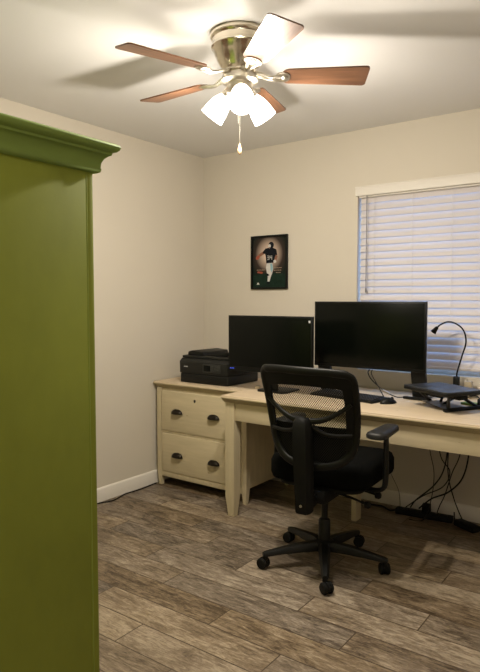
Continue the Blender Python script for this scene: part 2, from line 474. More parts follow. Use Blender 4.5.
# crown: profile (overhang, height) swept round front and both sides with mitres
cp = [(0.0, 0.0), (0.010, 0.0), (0.016, 0.004), (0.018, 0.011), (0.016, 0.016), (0.018, 0.030), (0.024, 0.042), (0.034, 0.051),
      (0.040, 0.053), (0.041, 0.060), (0.050, 0.063), (0.056, 0.068), (0.059, 0.075), (0.057, 0.082), (0.050, 0.086), (0.0, 0.087)]
b = bm_new()
rows = []
for o_, hz in cp:
    rows.append([b.verts.new(L_(*p, AT - 0.004 + hz)) for p in
                 ((AX0 - o_, AY0 + 0.001), (AX0 - o_, AY1 + o_), (AX1 + o_, AY1 + o_), (AX1 + o_, AY0 + 0.001))])
for r0, r1 in zip(rows, rows[1:]):
    for k in range(3): b.faces.new((r0[k], r0[k + 1], r1[k + 1], r1[k]))
b.faces.new(rows[-1]); b.faces.new(rows[0][::-1])
b.faces.new([r[0] for r in rows]); 
b.faces.new([r[3] for r in rows][::-1])
b.faces.new((rows[0][0], rows[0][3], rows[-1][3], rows[-1][0]))
obj('crown_moulding', b, M['greencrown'], t, ang=50)
b = bm_new()
box(b, L_(AX0 - 0.018, AY0, 0.0), L_(AX1 + 0.018, AY1 + 0.018, 0.075), 0.006)
obj('plinth', b, M['green'], t)
mid = (AX0 + AX1) / 2
for s in (-1, 1):
    x0, x1 = (AX0 + 0.075, mid - 0.002) if s < 0 else (mid + 0.002, AX1 - 0.075)
    b = bm_new()
    box(b, L_(x0, AY1 - 0.020, 0.09), L_(x1, AY1 + 0.002, AT - 0.085), 0.003)
    for (za, zb) in ((0.16, 0.78), (0.86, AT - 0.16)):
        box(b, L_(x0 + 0.07, AY1 - 0.002, za), L_(x1 - 0.07, AY1 + 0.009, zb), 0.006)
    d = obj('door', b, M['green'], t)
    kx = (x1 - 0.03) if s < 0 else (x0 + 0.03)
    b = bm_new()
    lathe(b, [(0.006, 0), (0.006, 0.012), (0.014, 0.018), (0.016, 0.026), (0.010, 0.033)], 16,
          mtx=Matrix.Translation(L_(kx, AY1 + 0.001, 0.84)) @ Matrix.Rotation(-PI / 2, 4, 'X'))
    obj('knob', b, M['brassknob'], d)

# ------------------------------------------------------------------ cream lateral filing cabinet
CX0, CX1, CY0, CY1 = -3.012, -2.222, 3.105, 3.655
CH_ = 0.75
t = thing('filing_cabinet', 'cream painted two-drawer filing cabinet in the corner under the printer', 'cabinet', ((CX0 + CX1) / 2, (CY0 + CY1) / 2, 0))
def K(x, y, z): return (x - (CX0 + CX1) / 2, y - (CY0 + CY1) / 2, z)
b = bm_new()
box(b, K(CX0 + 0.012, CY0 + 0.016, 0.10), K(CX1 - 0.004, CY1, CH_ - 0.045), 0.002)
box(b, K(CX0 + 0.03, CY0 + 0.004, 0.066), K(CX1 - 0.03, CY0 + 0.022, 0.105), 0.002)      # bottom rail
box(b, K(CX0 + 0.03, CY0 + 0.004, 0.383), K(CX1 - 0.03, CY0 + 0.030, 0.402), 0.002)      # rail between the drawers
obj('carcass', b, M['creamv'], t)
def tapered_leg(b, x, y, sz, top, knee, foot, z0=0.0, sx=1, sy=1):
    """square post, tapering below the knee"""
    rings = []
    for z_, k in ((z0, foot), (knee, 1.0), (top, 1.0)):
        h_ = sz / 2 * k
        rings.append([(x - h_, y - h_, z_), (x + h_, y - h_, z_), (x + h_, y + h_, z_), (x - h_, y + h_, z_)])
    loft(b, rings)
for x in (CX0 + 0.02, CX1 - 0.02):
    for y in (CY0 + 0.020, CY1 - 0.021):
        b = bm_new(); tapered_leg(b, *K(x, y, 0)[:2], 0.040, CH_ - 0.045, 0.10, 0.62); obj('leg', b, M['creamv'], t)
def slab_with_moulding(x0, x1, y0, y1, top, Lf, ends=(1, 1, 1)):
    """top with an ogee edge: rows (overhang, z)"""
    b = bm_new()
    prof = [(0.0, 0.0), (0.0, -0.004), (0.004, -0.010), (0.004, -0.016), (-0.004, -0.020), (-0.008, -0.030), (-0.018, -0.038), (-0.026, -0.045)]
    rows = []
    for o_, dz in prof:
        xa = x0 - o_ * ends[0]; xb = x1 + o_ * ends[1]; ya = y0 - o_
        rows.append([b.verts.new(Lf(*p, top + dz)) for p in ((xa, ya), (xb, ya), (xb, y1), (xa, y1))])
    b.faces.new(rows[0]); b.faces.new(rows[-1][::-1])
    for i, (r0, r1) in enumerate(zip(rows, rows[1:])):
        for k in range(4):
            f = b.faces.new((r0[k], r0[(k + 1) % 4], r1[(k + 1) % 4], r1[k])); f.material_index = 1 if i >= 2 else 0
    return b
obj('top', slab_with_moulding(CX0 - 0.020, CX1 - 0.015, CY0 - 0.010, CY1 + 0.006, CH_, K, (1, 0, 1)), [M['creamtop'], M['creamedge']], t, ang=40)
def cup_pull(parent, x, y, z):
    b = bm_new()
    t_ = bmesh.new()
    # quarter-dome cup
    nu, nv = 14, 7; grid = []
    for i in range(nv + 1):
        el = 0.97 * PI / 2 * i / nv
        row = []
        for k in range(nu + 1):
            a = PI * k / nu
            row.append(t_.verts.new((0.050 * math.cos(a) * math.cos(el) ** 0.8, -0.027 * math.sin(a) * math.cos(el) - 0.001, 0.033 * math.sin(el))))
        grid.append(row)
    for i in range(nv):
        for k in range(nu):
            t_.faces.new((grid[i][k], grid[i][k + 1], grid[i + 1][k + 1], grid[i + 1][k]))
    bmesh.ops.solidify(t_, geom=t_.faces[:], thickness=0.0018)
    merge(b, t_, 0, Matrix.Translation((x, y - 0.003, z)))
    box(b, (x - 0.046, y - 0.004, z), (x + 0.046, y, z + 0.006), 0.001)
    return obj('handle', b, M['blackmetal'], parent)
for (z0, z1, hz, lock) in ((0.402, 0.690, 0.545, True), (0.106, 0.382, 0.236, False)):
    b = bm_new()
    x0, x1 = CX0 + 0.044, CX1 - 0.045
    box(b, K(x0, CY0 - 0.002, z0), K(x1, CY0 + 0.016, z1), 0.006, seg=3)
    d = obj('drawer', b, M['cream'], t)
    for fx_ in (-2.815, -2.487):
        cup_pull(d, *K(fx_, CY0 - 0.002, hz - 0.012))
    if lock:
        b = bm_new()
        lathe(b, [(0.0085, 0), (0.0085, 0.003), (0.0065, 0.0035)], 14, mtx=Matrix.Translation(K(-2.655, CY0 - 0.002, 0.640)) @ Matrix.Rotation(PI / 2, 4, 'X'))
        box(b, K(-2.660, CY0 - 0.0045, 0.626), K(-2.650, CY0 - 0.002, 0.640), 0.001)
        obj('lock', b, M['blackmetal'], d)

# ------------------------------------------------------------------ cream desk
DX0, DX1, DY0, DY1 = -2.235, -0.40, 2.858, 3.655
t = thing('desk', 'long cream painted writing desk with tapered legs beneath the window', 'desk', ((DX0 + DX1) / 2, (DY0 + DY1) / 2, 0))
def D(x, y, z): return (x - (DX0 + DX1) / 2, y - (DY0 + DY1) / 2, z)
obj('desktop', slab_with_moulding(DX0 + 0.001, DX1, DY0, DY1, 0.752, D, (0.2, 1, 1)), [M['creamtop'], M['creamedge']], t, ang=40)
b = bm_new()
box(b, D(DX0 + 0.075, DY0 + 0.036, 0.597), D(DX1 - 0.06, DY0 + 0.056, 0.708), 0.002)
box(b, D(DX0 + 0.075, DY1 - 0.05, 0.60), D(DX1 - 0.06, DY1 - 0.03, 0.708), 0.002)
box(b, D(DX0 + 0.03, DY0 + 0.06, 0.60), D(DX0 + 0.05, CY0 - 0.02, 0.708), 0.002)
box(b, D(DX1 - 0.05, DY0 + 0.06, 0.60), D(DX1 - 0.03, DY1 - 0.06, 0.708), 0.002)
obj('apron', b, M['cream'], t)
for x in (DX0 + 0.046, DX1 - 0.046):
    ys = (DY0 + 0.058, DY1 - 0.05) if x > -1 else (DY0 + 0.058,)
    for y in ys:
        b = bm_new(); tapered_leg(b, *D(x, y, 0)[:2], 0.066, 0.708, 0.13, 0.62); obj('leg', b, M['creamv'], t)

# ------------------------------------------------------------------ low step stool under the desk
t = thing('step_stool', 'low cream wooden stool on the floor under the desk behind the office chair', 'stool', (-1.725, 3.335, 0))
b = bm_new(); box(b, (-0.20, -0.07, 0.135), (0.20, 0.005, 0.165), 0.003); obj('top', b, M['cream'], t)
for sx in (-1, 1):
    b = bm_new(); box(b, (sx * 0.184 - 0.016, -0.07, 0), (sx * 0.184 + 0.016, 0.00, 0.136), 0.002)
    obj('side_panel', b, M['creamv'], t)

# ------------------------------------------------------------------ ceiling fan
FX, FY = -1.524, 2.080
t = thing('ceiling_fan', 'brushed nickel ceiling fan with five wooden blades and lit lamp shades', 'ceiling fan', (FX, FY, H))
b = bm_new()
lathe(b, [(0.118, 0.0), (0.123, -0.004), (0.125, -0.016), (0.120, -0.024), (0.115, -0.028), (0.115, -0.050), (0.119, -0.054), (0.119, -0.060),
          (0.111, -0.066), (0.104, -0.090), (0.091, -0.118), (0.078, -0.140), (0.071, -0.152), (0.071, -0.160), (0.062, -0.166)], 48)
obj('motor_housing', b, M['nickel'], t, ang=50)
b = bm_new()
lathe(b, [(0.060, -0.160), (0.062, -0.176), (0.076, -0.182), (0.078, -0.196), (0.064, -0.202), (0.052, -0.206)], 40)
obj('flywheel', b, M['nickellight'], t, ang=50)
b = bm_new()
lathe(b, [(0.050, -0.200), (0.056, -0.206), (0.056, -0.244), (0.048, -0.254), (0.030, -0.268), (0.014, -0.276), (0.010, -0.286)], 32)
obj('light_hub', b, M['nickellight'], t, ang=50)
BZ = -0.173
PITCH = math.radians(12)
def blade_outline():
    pts = []
    r0, r1 = 0.175, 0.535
    w0, w1 = 0.050, 0.068
    n = 8
    for k in range(n + 1):                     # root, rounded
        a = PI / 2 + PI * k / n
        pts.append((r0 + 0.030 + 0.030 * math.cos(a), w0 * math.sin(a)))
    # tip: rounded corners
    rc = 0.016
    for k in range(n + 1):
        a = -PI / 2 + (PI / 2) * k / n
        pts.append((r1 - rc + rc * math.cos(a), -(w1 - rc) + rc * math.sin(a)))
    for k in range(n + 1):
        a = (PI / 2) * k / n
        pts.append((r1 - rc + rc * math.cos(a), (w1 - rc) + rc * math.sin(a)))
    return pts
for k in range(5):
    a = math.radians(-36.5 + 72 * k)
    Rz = Matrix.Rotation(a, 4, 'Z')
    # the +t edge is lowered
    Rp = Matrix.Rotation(-PITCH, 4, 'X')
    b = bm_new(); prism(b, blade_outline(), 'z', -0.003, 0.003, bev=0.0)
    mm = Rz @ Matrix.Translation((0, 0, BZ)) @ Rp
    o = obj('blade', b, M['wood'], t); o.matrix_local = mm
    b = bm_new()
    for s in (-1, 1):
        tube(b, [(0.060, s * 0.010, 0.010), (0.095, s * 0.014, 0.002), (0.130, s * 0.010, -0.010), (0.160, s * 0.016, -0.010), (0.195, s * 0.024, -0.0055)],
             [0.007, 0.006, 0.006, 0.006, 0.005], 8)
    prism(b, [(0.180 + 0.032 * math.cos(2 * PI * q / 20), 0.036 * math.sin(2 * PI * q / 20)) for q in range(20)], 'z', -0.0075, -0.003)
    lathe(b, [(0.013, -0.0075), (0.013, -0.011), (0.008, -0.013)], 14, mtx=Matrix.Translation((0.190, 0, 0)))
    o = obj('blade_bracket', b, M['nickellight'], t); o.matrix_local = mm
for k in range(3):
    a = math.radians(-53.4 + 4 + 120 * k)
    base = Matrix.Rotation(a, 4, 'Z') @ Matrix.Translation((0.050, 0, -0.232)) @ Matrix.Rotation(-math.radians(42), 4, 'Y')
    # local -Z runs along the lamp axis, down and outwards
    b = bm_new()
    lathe(b, [(0.012, 0.016), (0.020, 0.008), (0.024, -0.002), (0.026, -0.020), (0.022, -0.024)], 24)
    o = obj('lamp_holder', b, M['nickellight'], t); o.matrix_local = base
    b = bm_new()
    lathe(b, [(0.023, -0.018), (0.027, -0.026), (0.036, -0.042), (0.043, -0.062), (0.048, -0.088), (0.051, -0.116), (0.0525, -0.126),
              (0.050, -0.126), (0.0455, -0.088), (0.040, -0.062), (0.033, -0.044), (0.022, -0.026)], 32, cap0=False, cap1=False)
    o = obj('lamp_shade', b, M['shade'], t, ang=60); o.matrix_local = base
    b = bm_new()
    lathe(b, [(0.008, -0.024), (0.010, -0.034), (0.020, -0.056), (0.022, -0.072), (0.016, -0.088), (0.004, -0.094)], 16)
    bl = obj('bulb', b, emit('bulb_glow', (1.0, 0.9, 0.72), 12.0), t); bl.matrix_local = base
    ld = bpy.data.lights.new('bulb_light', 'POINT'); ld.energy = LAMP_W; ld.color = LAMP_COL; ld.shadow_soft_size = 0.03
    lo = bpy.data.objects.new('bulb_light', ld); C.objects.link(lo); lo.parent = t
    lo.matrix_local = base @ Matrix.Translation((0, 0, -0.122))
b = bm_new()
tube(b, [(0.022, -0.03, -0.262), (0.022, -0.03, -0.462)], 0.0014, 6, smooth=False)
tube(b, [(-0.022, 0.02, -0.262), (-0.022, 0.02, -0.36)], 0.0012, 6, smooth=False)
pc = obj('pull_chain', b, M['nickellight'], t)
b = bm_new()
lathe(b, [(0.0025, -0.460), (0.004, -0.468), (0.0085, -0.484), (0.009, -0.494), (0.005, -0.503), (0.001, -0.505)], 16, mtx=Matrix.Translation((0.022, -0.03, 0)))
obj('pull_fob', b, M['woodend'], pc)

# ------------------------------------------------------------------ framed football picture
PX0, PX1, PZ0, PZ1 = -2.584, -2.268, 1.410, 1.800
t = thing('framed_picture', 'small black framed print of a running football player on the back wall', 'picture', ((PX0 + PX1) / 2, YB, PZ0))
pw, ph = (PX1 - PX0) / 2, PZ1 - PZ0
b = bm_new(); fw = 0.014
box(b, (-pw, -0.022, 0), (-pw + fw, -0.001, ph), 0.002); box(b, (pw - fw, -0.022, 0), (pw, -0.001, ph), 0.002)
box(b, (-pw + fw, -0.022, 0), (pw - fw, -0.001, fw), 0.002); box(b, (-pw + fw, -0.022, ph - fw), (pw - fw, -0.001, ph), 0.002)
obj('frame', b, M['bezel'], t)
def print_bg():
    m = mat('poster_ground', (0.02, 0.03, 0.025), 0.5, spec=0.15)
    nt = m.node_tree; N = nt.nodes; L = nt.links; bs = N['Principled BSDF']
    tc = [n for n in N if n.type == 'TEX_COORD'][0]
    mp = N.new('ShaderNodeMapping'); mp.inputs['Location'].default_value = (0.002, 0, -0.255); mp.inputs['Scale'].default_value = (1, 1, 1)
    L.new(tc.outputs['Object'], mp.inputs[0])
    mp2 = N.new('ShaderNodeMapping'); mp2.inputs['Scale'].default_value = (5.8, 0, 5.4); L.new(mp.outputs[0], mp2.inputs[0])
    gr = N.new('ShaderNodeTexGradient'); gr.gradient_type = 'SPHERICAL'; L.new(mp2.outputs[0], gr.inputs[0])
    r = N.new('ShaderNodeValToRGB'); e = r.color_ramp.elements
    e[0].position = 0.0; e[0].color = (0.006, 0.012, 0.009, 1); e[1].position = 0.9; e[1].color = (0.75, 0.58, 0.46, 1)
    k = e.new(0.3); k.color = (0.035, 0.024, 0.019, 1)
    L.new(gr.outputs['Fac'], r.inputs[0]); L.new(r.outputs[0], bs.inputs['Base Color'])
    return m
b = bm_new()
box(b, (-pw + fw, -0.010, fw), (pw - fw, -0.002, ph - fw))
col = [print_bg(), mat('print_navy', (0.004, 0.006, 0.010), .5, spec=0.15, noise=(40, .2, (1, 1, 1))), mat('print_white', (0.55, 0.53, 0.5), .5, noise=(30, .1, (1, 1, 1))),
       mat('print_skin', (0.22, 0.09, 0.05), .5, noise=(40, .1, (1, 1, 1))), mat('print_ball', (0.30, 0.06, 0.03), .5, noise=(40, .1, (1, 1, 1))),
       mat('print_blue', (0.22, 0.38, 0.45), .5, noise=(40, .1, (1, 1, 1))), mat('print_tan', (0.30, 0.22, 0.15), .5, noise=(40, .1, (1, 1, 1))),
       mat('print_green', (0.007, 0.022, 0.014), .6, spec=0.15, noise=(25, .5, (1, 1, 1)))]
def flat(pts, mi, y):
    # printed shapes: pixel-free picture coordinates, x across and z up, in metres on the sheet
    prism(b, [(p[0], p[1]) for p in pts], 'y', y, y + 0.0004, mi)
def blob(cx_, cz_, rx, rz, mi, y, rot=0, n=18):
    c_, s_ = math.cos(rot), math.sin(rot)
    flat([(cx_ + rx * math.cos(2 * PI * i / n) * c_ - rz * math.sin(2 * PI * i / n) * s_,
           cz_ + rx * math.cos(2 * PI * i / n) * s_ + rz * math.sin(2 * PI * i / n) * c_) for i in range(n)], mi, y)
y1, y2, y3, y4 = -0.0106, -0.0112, -0.0118, -0.0124
flat([(-pw + fw, fw), (pw - fw, fw), (pw - fw, 0.105), (0.03, 0.12), (-0.06, 0.112), (-pw + fw, 0.10)], 7, -0.0104)
# legs, white trousers
flat([(-0.020, 0.190), (0.026, 0.190), (0.036, 0.150), (0.028, 0.118), (0.014, 0.088), (0.002, 0.05), (-0.014, 0.052), (-0.012, 0.088), (-0.020, 0.120), (-0.028, 0.158)], 2, y1)
flat([(-0.018, 0.055), (0.004, 0.055), (0.002, 0.036), (-0.020, 0.034)], 1, y2)
flat([(0.010, 0.185), (0.026, 0.185), (0.034, 0.152), (0.022, 0.118), (0.012, 0.140)], 5, y2)
flat([(-0.025, 0.118), (-0.004, 0.108), (0.004, 0.100), (-0.012, 0.095), (-0.030, 0.106)], 1, y2)
# jersey and far arm
flat([(-0.040, 0.275), (-0.020, 0.298), (0.030, 0.300), (0.062, 0.285), (0.070, 0.245), (0.050, 0.215), (0.034, 0.190), (-0.024, 0.186), (-0.030, 0.235)], 1, y1)
flat([(-0.042, 0.282), (-0.030, 0.262), (-0.080, 0.238), (-0.096, 0.242), (-0.092, 0.256)], 3, y2)
flat([(-0.026, 0.300), (-0.050, 0.278), (-0.058, 0.262), (-0.034, 0.256), (-0.016, 0.27)], 1, y3)
blob(-0.100, 0.232, 0.020, 0.013, 4, y3, 0.6)
flat([(0.060, 0.250), (0.074, 0.235), (0.060, 0.196), (0.044, 0.200), (0.048, 0.226)], 3, y2)
blob(0.050, 0.200, 0.012, 0.012, 2, y3)
# helmet
blob(0.018, 0.318, 0.023, 0.024, 1, y3); blob(0.004, 0.312, 0.011, 0.013, 2, y4); blob(0.004, 0.300, 0.006, 0.006, 3, y4)
# shirt number
def digit(segs, ox, oz, s):
    for (xa, za, xb, zb) in segs: flat([(ox + xa * s, oz + za * s), (ox + xb * s, oz + za * s), (ox + xb * s, oz + zb * s), (ox + xa * s, oz + zb * s)], 2, y4)
digit([(0, 0, 3, .7), (0, 2.15, 3, 2.85), (0, 4.3, 3, 5), (2.3, 0, 3, 5)], -0.016, 0.212, 0.0062)
digit([(0, 2.0, 0.7, 5), (0, 2.0, 3, 2.7), (2.2, 0, 2.9, 5)], 0.008, 0.212, 0.0062)
# faint caption lines and maker's mark, too small to read
for (xa, xb, za) in ((-0.108, -0.040, 0.138), (0.034, 0.108, 0.150), (0.040, 0.104, 0.133), (0.060, 0.104, 0.116)):
    x = xa
    while x < xb - 0.004:
        l_ = random.uniform(0.006, 0.014); flat([(x, za), (min(x + l_, xb), za), (min(x + l_, xb), za + 0.005), (x, za + 0.005)], 6, y3); x += l_ + 0.003
flat([(-0.108, 0.034), (-0.084, 0.034), (-0.090, 0.044), (-0.098, 0.050), (-0.104, 0.044)], 2, y3)
flat([(-0.106, 0.120), (-0.060, 0.112), (-0.056, 0.126), (-0.100, 0.132)], 4, -0.0108)
obj('print', b, col, t)

# ------------------------------------------------------------------ printer on the cabinet
t = thing('printer', 'black inkjet printer with a top document feeder on the filing cabinet', 'printer', (-2.630, 3.345, 0.75), math.radians(0))
b = bm_new()
W_, DD = 0.212, 0.178
box(b, (-W_, -DD, 0.003), (W_, DD, 0.066), 0.006)
for s in (-1, 1):
    for q in (-1, 1): box(b, (s * 0.17 - 0.015, q * 0.14 - 0.015, 0.0), (s * 0.17 + 0.015, q * 0.14 + 0.015, 0.006))
obj('base', b, M['printer'], t)
b = bm_new()
box(b, (-W_ + 0.014, -DD - 0.003, 0.006), (W_ - 0.012, -DD + 0.02, 0.060), 0.004)
obj('paper_tray', b, M['plastic'], t)
b = bm_new()
prism(b, [(-DD - 0.004, 0.068), (-DD - 0.006, 0.150), (-DD + 0.020, 0.172), (DD, 0.172), (DD, 0.068)], 'x', -W_ - 0.002, W_ + 0.002, bev=0.004)
obj('body', b, M['printer'], t)
b = bm_new()
box(b, (-0.070, -0.006, -0.028), (0.085, 0.003, 0.030), 0.003)
for k in range(5):
    box(b, (0.012 + (k % 3) * 0.022, -0.009, -0.018 + (k // 3) * 0.022), (0.026 + (k % 3) * 0.022, -0.004, -0.004 + (k // 3) * 0.022), 0.001)
cpn = obj('control_panel', b, M['printerlight'], t, loc=(0.070, -DD - 0.004, 0.112))
b = bm_new(); box(b, (-0.060, -0.0075, -0.018), (-0.002, -0.005, 0.022), 0.0008); obj('display', b, M['screen'], cpn)
b = bm_new()
for k, x in enumerate((-0.172, -0.163, -0.153, -0.144)):
    box(b, (x, -DD - 0.0072, 0.112), (x + 0.006, -DD - 0.0052, 0.1185), 0.0003)
obj('badge', b, M['ink'], t)
b = bm_new()
box(b, (-W_, -DD + 0.022, 0.173), (W_, DD, 0.190), 0.005)
obj('scanner_lid', b, M['printer'], t)
b = bm_new()
prism(b, [(-0.190, 0.188), (-0.185, 0.215), (-0.150, 0.224), (-0.050, 0.216), (-0.040, 0.188)], 'y', -DD + 0.055, DD - 0.015, bev=0.004)
prism(b, [(-0.035, 0.189), (-0.035, 0.194), (0.150, 0.222), (0.195, 0.226), (0.196, 0.222), (0.140, 0.189)], 'y', -DD + 0.075, DD - 0.03, bev=0.001)
obj('document_feeder', b, M['plastic'], t)

# ------------------------------------------------------------------ monitors
def monitor(label, cx_, y, z0, z1, hw_, rz, big):
    t = thing('monitor', label, 'monitor', (cx_, y, 0.752), rz, 'computer monitors on the desk')
    z0 -= 0.752; z1 -= 0.752
    b = bm_new()
    box(b, (-hw_, -0.004, z0), (hw_, 0.020, z1), 0.003)
    prism(b, [(0.018, z0 + 0.02), (0.018, z1 - 0.03), (0.034, z1 - 0.07), (0.048, (z0 + z1) / 2), (0.044, z0 + 0.05)], 'x', -hw_ * 0.75, hw_ * 0.75, bev=0.006)
    cs = obj('casing', b, M['bezel'], t)
    b = bm_new()
    lip = 0.030 if not big else 0.018
    box(b, (-hw_ + 0.010, -0.0052, z0 + lip), (hw_ - 0.010, -0.003, z1 - 0.010), 0.0005)
    obj('screen', b, M['screen'], t)
    return t, cs
t, cs = monitor('slightly smaller left-hand monitor with a dark screen beside the printer', -2.046, 3.095, 0.877, 1.232, 0.3095, 0.0, False)
b = bm_new()
box(b, (-0.030, 0.049, 0.006), (0.030, 0.070, 0.30), 0.006)
obj('stand_neck', b, M['plastic'], t)
b = bm_new(); prism(b, [(-0.11, 0.04), (-0.09, 0.01), (0.09, 0.01), (0.11, 0.04), (0.10, 0.21), (-0.10, 0.21)], 'z', 0.0, 0.012, bev=0.003)
obj('stand_base', b, M['plastic'], t)
b = bm_new()
for k in range(3): box(b, (-0.294 + k * 0.012, -0.0062, 0.137), (-0.288 + k * 0.012, -0.0035, 0.142), 0.0005)
obj('power_light', b, M['led'], t)
b = bm_new(); box(b, (0.286, -0.0062, 0.442), (0.297, -0.0048, 0.456), 0.0003); obj('sticker', b, M['ink'], t)

t, cs = monitor('larger right-hand monitor with a dark screen in front of the window blind', -1.511, 3.36, 0.916, 1.321, 0.358, 0.0, True)
for s in (-1, 1):
    b = bm_new()
    x = s * 0.305
    prism(b, [(0.015, 0.20), (0.045, 0.20), (0.085, 0.012), (0.20, 0.0), (0.075, 0.0), (0.060, 0.012)], 'x', x - 0.042, x + 0.042, bev=0.001)
    obj('stand_foot', b, M['plastic'], t)

# ------------------------------------------------------------------ keyboard, mouse
t = thing('keyboard', 'black computer keyboard lying on the desk behind the chair back', 'keyboard', (-1.570, 3.225, 0.752), math.radians(-11))
b = bm_new(); prism(b, [(-0.075, 0.0), (-0.078, 0.010), (0.070, 0.022), (0.075, 0.018), (0.075, 0.0)], 'x', -0.225, 0.225, bev=0.002); obj('body', b, M['plastic'], t)
b = bm_new()
for r_ in range(6):
    yk = -0.064 + r_ * 0.0225
    x = -0.215
    n_k = 0
    while x < 0.205:
        wk = 0.0165
        if r_ == 0 and -0.11 < x < -0.02: wk = 0.10
        zb = 0.0105 + (yk + 0.078) * 0.078
        box(b, (x, yk, zb), (min(x + wk, 0.216), yk + 0.0175, zb + 0.006), 0.0012, seg=1)
        x += wk + 0.0028
k_ = obj('keys', b, M['keycap'], t); k_['kind'] = 'stuff'
t = thing('computer_mouse', 'black computer mouse on the desk beside the keyboard', 'mouse', (-1.300, 3.185, 0.752), math.radians(-25))
b = bm_new()
rings = []
for i in range(13):
    u = i / 12; y = -0.055 + 0.110 * u
    e = max(0.02, math.sin(PI * min(max(u, 0.02), 0.98))) ** 0.5
    w_, h_ = 0.034 * e, 0.036 * e * (1.1 - 0.35 * u)
    rings.append([(w_ * math.cos(a), y, max(0.0, 0.0 + h_ * math.sin(a))) for a in [PI * k / 12 for k in range(13)]])
loft(b, rings)
obj('shell', b, M['plastic'], t, ang=60)
b = bm_new(); lathe(b, [(0.009, -0.003), (0.010, 0), (0.009, 0.003)], 16, mtx=Matrix.Translation((0, 0.028, 0.0245)) @ Matrix.Rotation(PI / 2, 4, 'Y')); obj('scroll_wheel', b, M['armrubber'], t)

# ------------------------------------------------------------------ laptop on its riser
RZ = math.radians(-31)
t = thing('laptop_stand', 'black riser with a smoky brown base plate holding up the closed laptop', 'laptop stand', (-1.0, 3.19, 0.7535), RZ)
b = bm_new()
for q in (-1, 1): box(b, (-0.15, q * 0.075 - 0.012, 0.082), (0.15, q * 0.075 + 0.012, 0.092), 0.002)
box(b, (-0.015, -0.08, 0.078), (0.015, 0.08, 0.090), 0.002)
obj('tray', b, M['plastic'], t)
b = bm_new(); prism(b, [(-0.235, 0.055), (0.080, -0.035), (0.080, 0.130), (-0.20, 0.150)], 'z', 0.0, 0.005); obj('base_plate', b, M['brownpad'], t)
b = bm_new(); prism(b, [(0.078, -0.066), (0.100, -0.066), (0.092, 0.20), (0.070, 0.20)], 'z', 0.0, 0.017, bev=0.004); obj('side_bar', b, M['plasticmatte'], t)
b = bm_new(); prism(b, [(-0.345, 0.010), (-0.340, 0.030), (-0.205, 0.105), (-0.20, 0.085)], 'z', 0.0, 0.016, bev=0.003); obj('side_bar', b, M['plasticmatte'], t)
for (p, q) in (((-0.215, 0.09, 0.012), (-0.10, -0.07, 0.084)), ((-0.16, 0.13, 0.006), (-0.06, 0.07, 0.084)), ((0.085, 0.16, 0.012), (0.0, 0.07, 0.084)), ((0.086, -0.04, 0.012), (0.13, -0.075, 0.084)), ((-0.10, 0.10, 0.005), (0.06, 0.075, 0.084))):
    b = bm_new(); tube(b, [p, q], 0.008, 8, smooth=False); obj('strut', b, M['plastic'], t)
b = bm_new(); box(b, (-0.14, 0.00, 0.052), (-0.02, 0.075, 0.078), 0.004); box(b, (0.02, 0.02, 0.056), (0.10, 0.08, 0.080), 0.004); obj('hinge_block', b, M['plasticmatte'], t)
t = thing('laptop', 'closed dark grey laptop resting on the black riser by the window', 'laptop', (-1.0, 3.19, 0.8456), RZ)
b = bm_new(); box(b, (-0.168, -0.124, 0.0), (0.168, 0.124, 0.014), 0.004); obj('base', b, M['plastic'], t)
b = bm_new(); box(b, (-0.168, -0.124, 0.0145), (0.168, 0.124, 0.023), 0.004); obj('lid', b, M['slate'], t)
b = bm_new(); box(b, (-0.13, 0.118, 0.008), (0.13, 0.127, 0.018), 0.003); obj('hinge', b, M['plastic'], t)
t = tag(obj('notepad', onebox((-0.040, -0.030, 0), (0.040, 0.030, 0.012), 0.001), M['greenpaper'], None, (-0.915, 3.405, 0.7522), (0, 0, math.radians(-20))),
        'small lime green notepad on the desk beside the riser', 'notepad')
t = thing('external_drive', 'black box-shaped drive at the right end of the desk by the notepad', 'drive', (-0.800, 3.39, 0.752), math.radians(-18))
obj('shell', onebox((-0.055, -0.05, 0.0), (0.075, 0.05, 0.045), 0.005), M['plastic'], t)
obj('face_plate', onebox((-0.045, -0.053, 0.006), (0.065, -0.049, 0.038), 0.001), M['printerlight'], t)

# gooseneck lamp
LX, LY = -1.055, 3.62
t = thing('gooseneck_lamp', 'slim black gooseneck lamp arching over the desk in front of the blind', 'lamp', (LX, LY, 0.752))
b = bm_new(); lathe(b, [(0.034, 0), (0.036, 0.004), (0.034, 0.012), (0.014, 0.018), (0.012, 0.06)], 24); box(b, (-0.017, -0.014, 0.05), (0.017, 0.014, 0.125), 0.004)
obj('base', b, M['plastic'], t)
b = bm_new()
tube(b, [(0, 0, 0.12), (0.004, 0, 0.155), (0.030, -0.004, 0.25), (0.052, -0.008, 0.33), (0.038, -0.012, 0.40), (-0.003, -0.018, 0.438), (-0.050, -0.022, 0.449), (-0.092, -0.026, 0.432), (-0.112, -0.03, 0.412)],
     0.0048, 8, n=8)
obj('gooseneck', b, M['plastic'], t)
b = bm_new()
lathe(b, [(0.006, 0.012), (0.010, 0.008), (0.014, -0.014), (0.018, -0.030), (0.016, -0.030)], 18,
      mtx=Matrix.Translation((-0.116, -0.031, 0.408)) @ Matrix.Rotation(math.radians(38), 4, 'Y'))
obj('lamp_head', b, M['plasticmatte'], t)
t = thing('charger', 'small pale plug-in charger block beside the gooseneck lamp base', 'charger', (-0.990, 3.632, 0.752))
obj('block', onebox((-0.020, -0.018, 0.0), (0.024, 0.018, 0.10), 0.006), M['tan'], t)
obj('prong', onebox((-0.008, -0.004, 0.098), (-0.004, 0.004, 0.112)), M['silver'], t)
t = tag(obj('adapter', onebox((-0.016, -0.028, 0), (0.016, 0.028, 0.020), 0.004), M['tan'], None, (-2.205, 3.21, 0.7522), (0, 0, 0.5)),
        'tiny tan adapter lying on the desk under the left monitor', 'adapter')

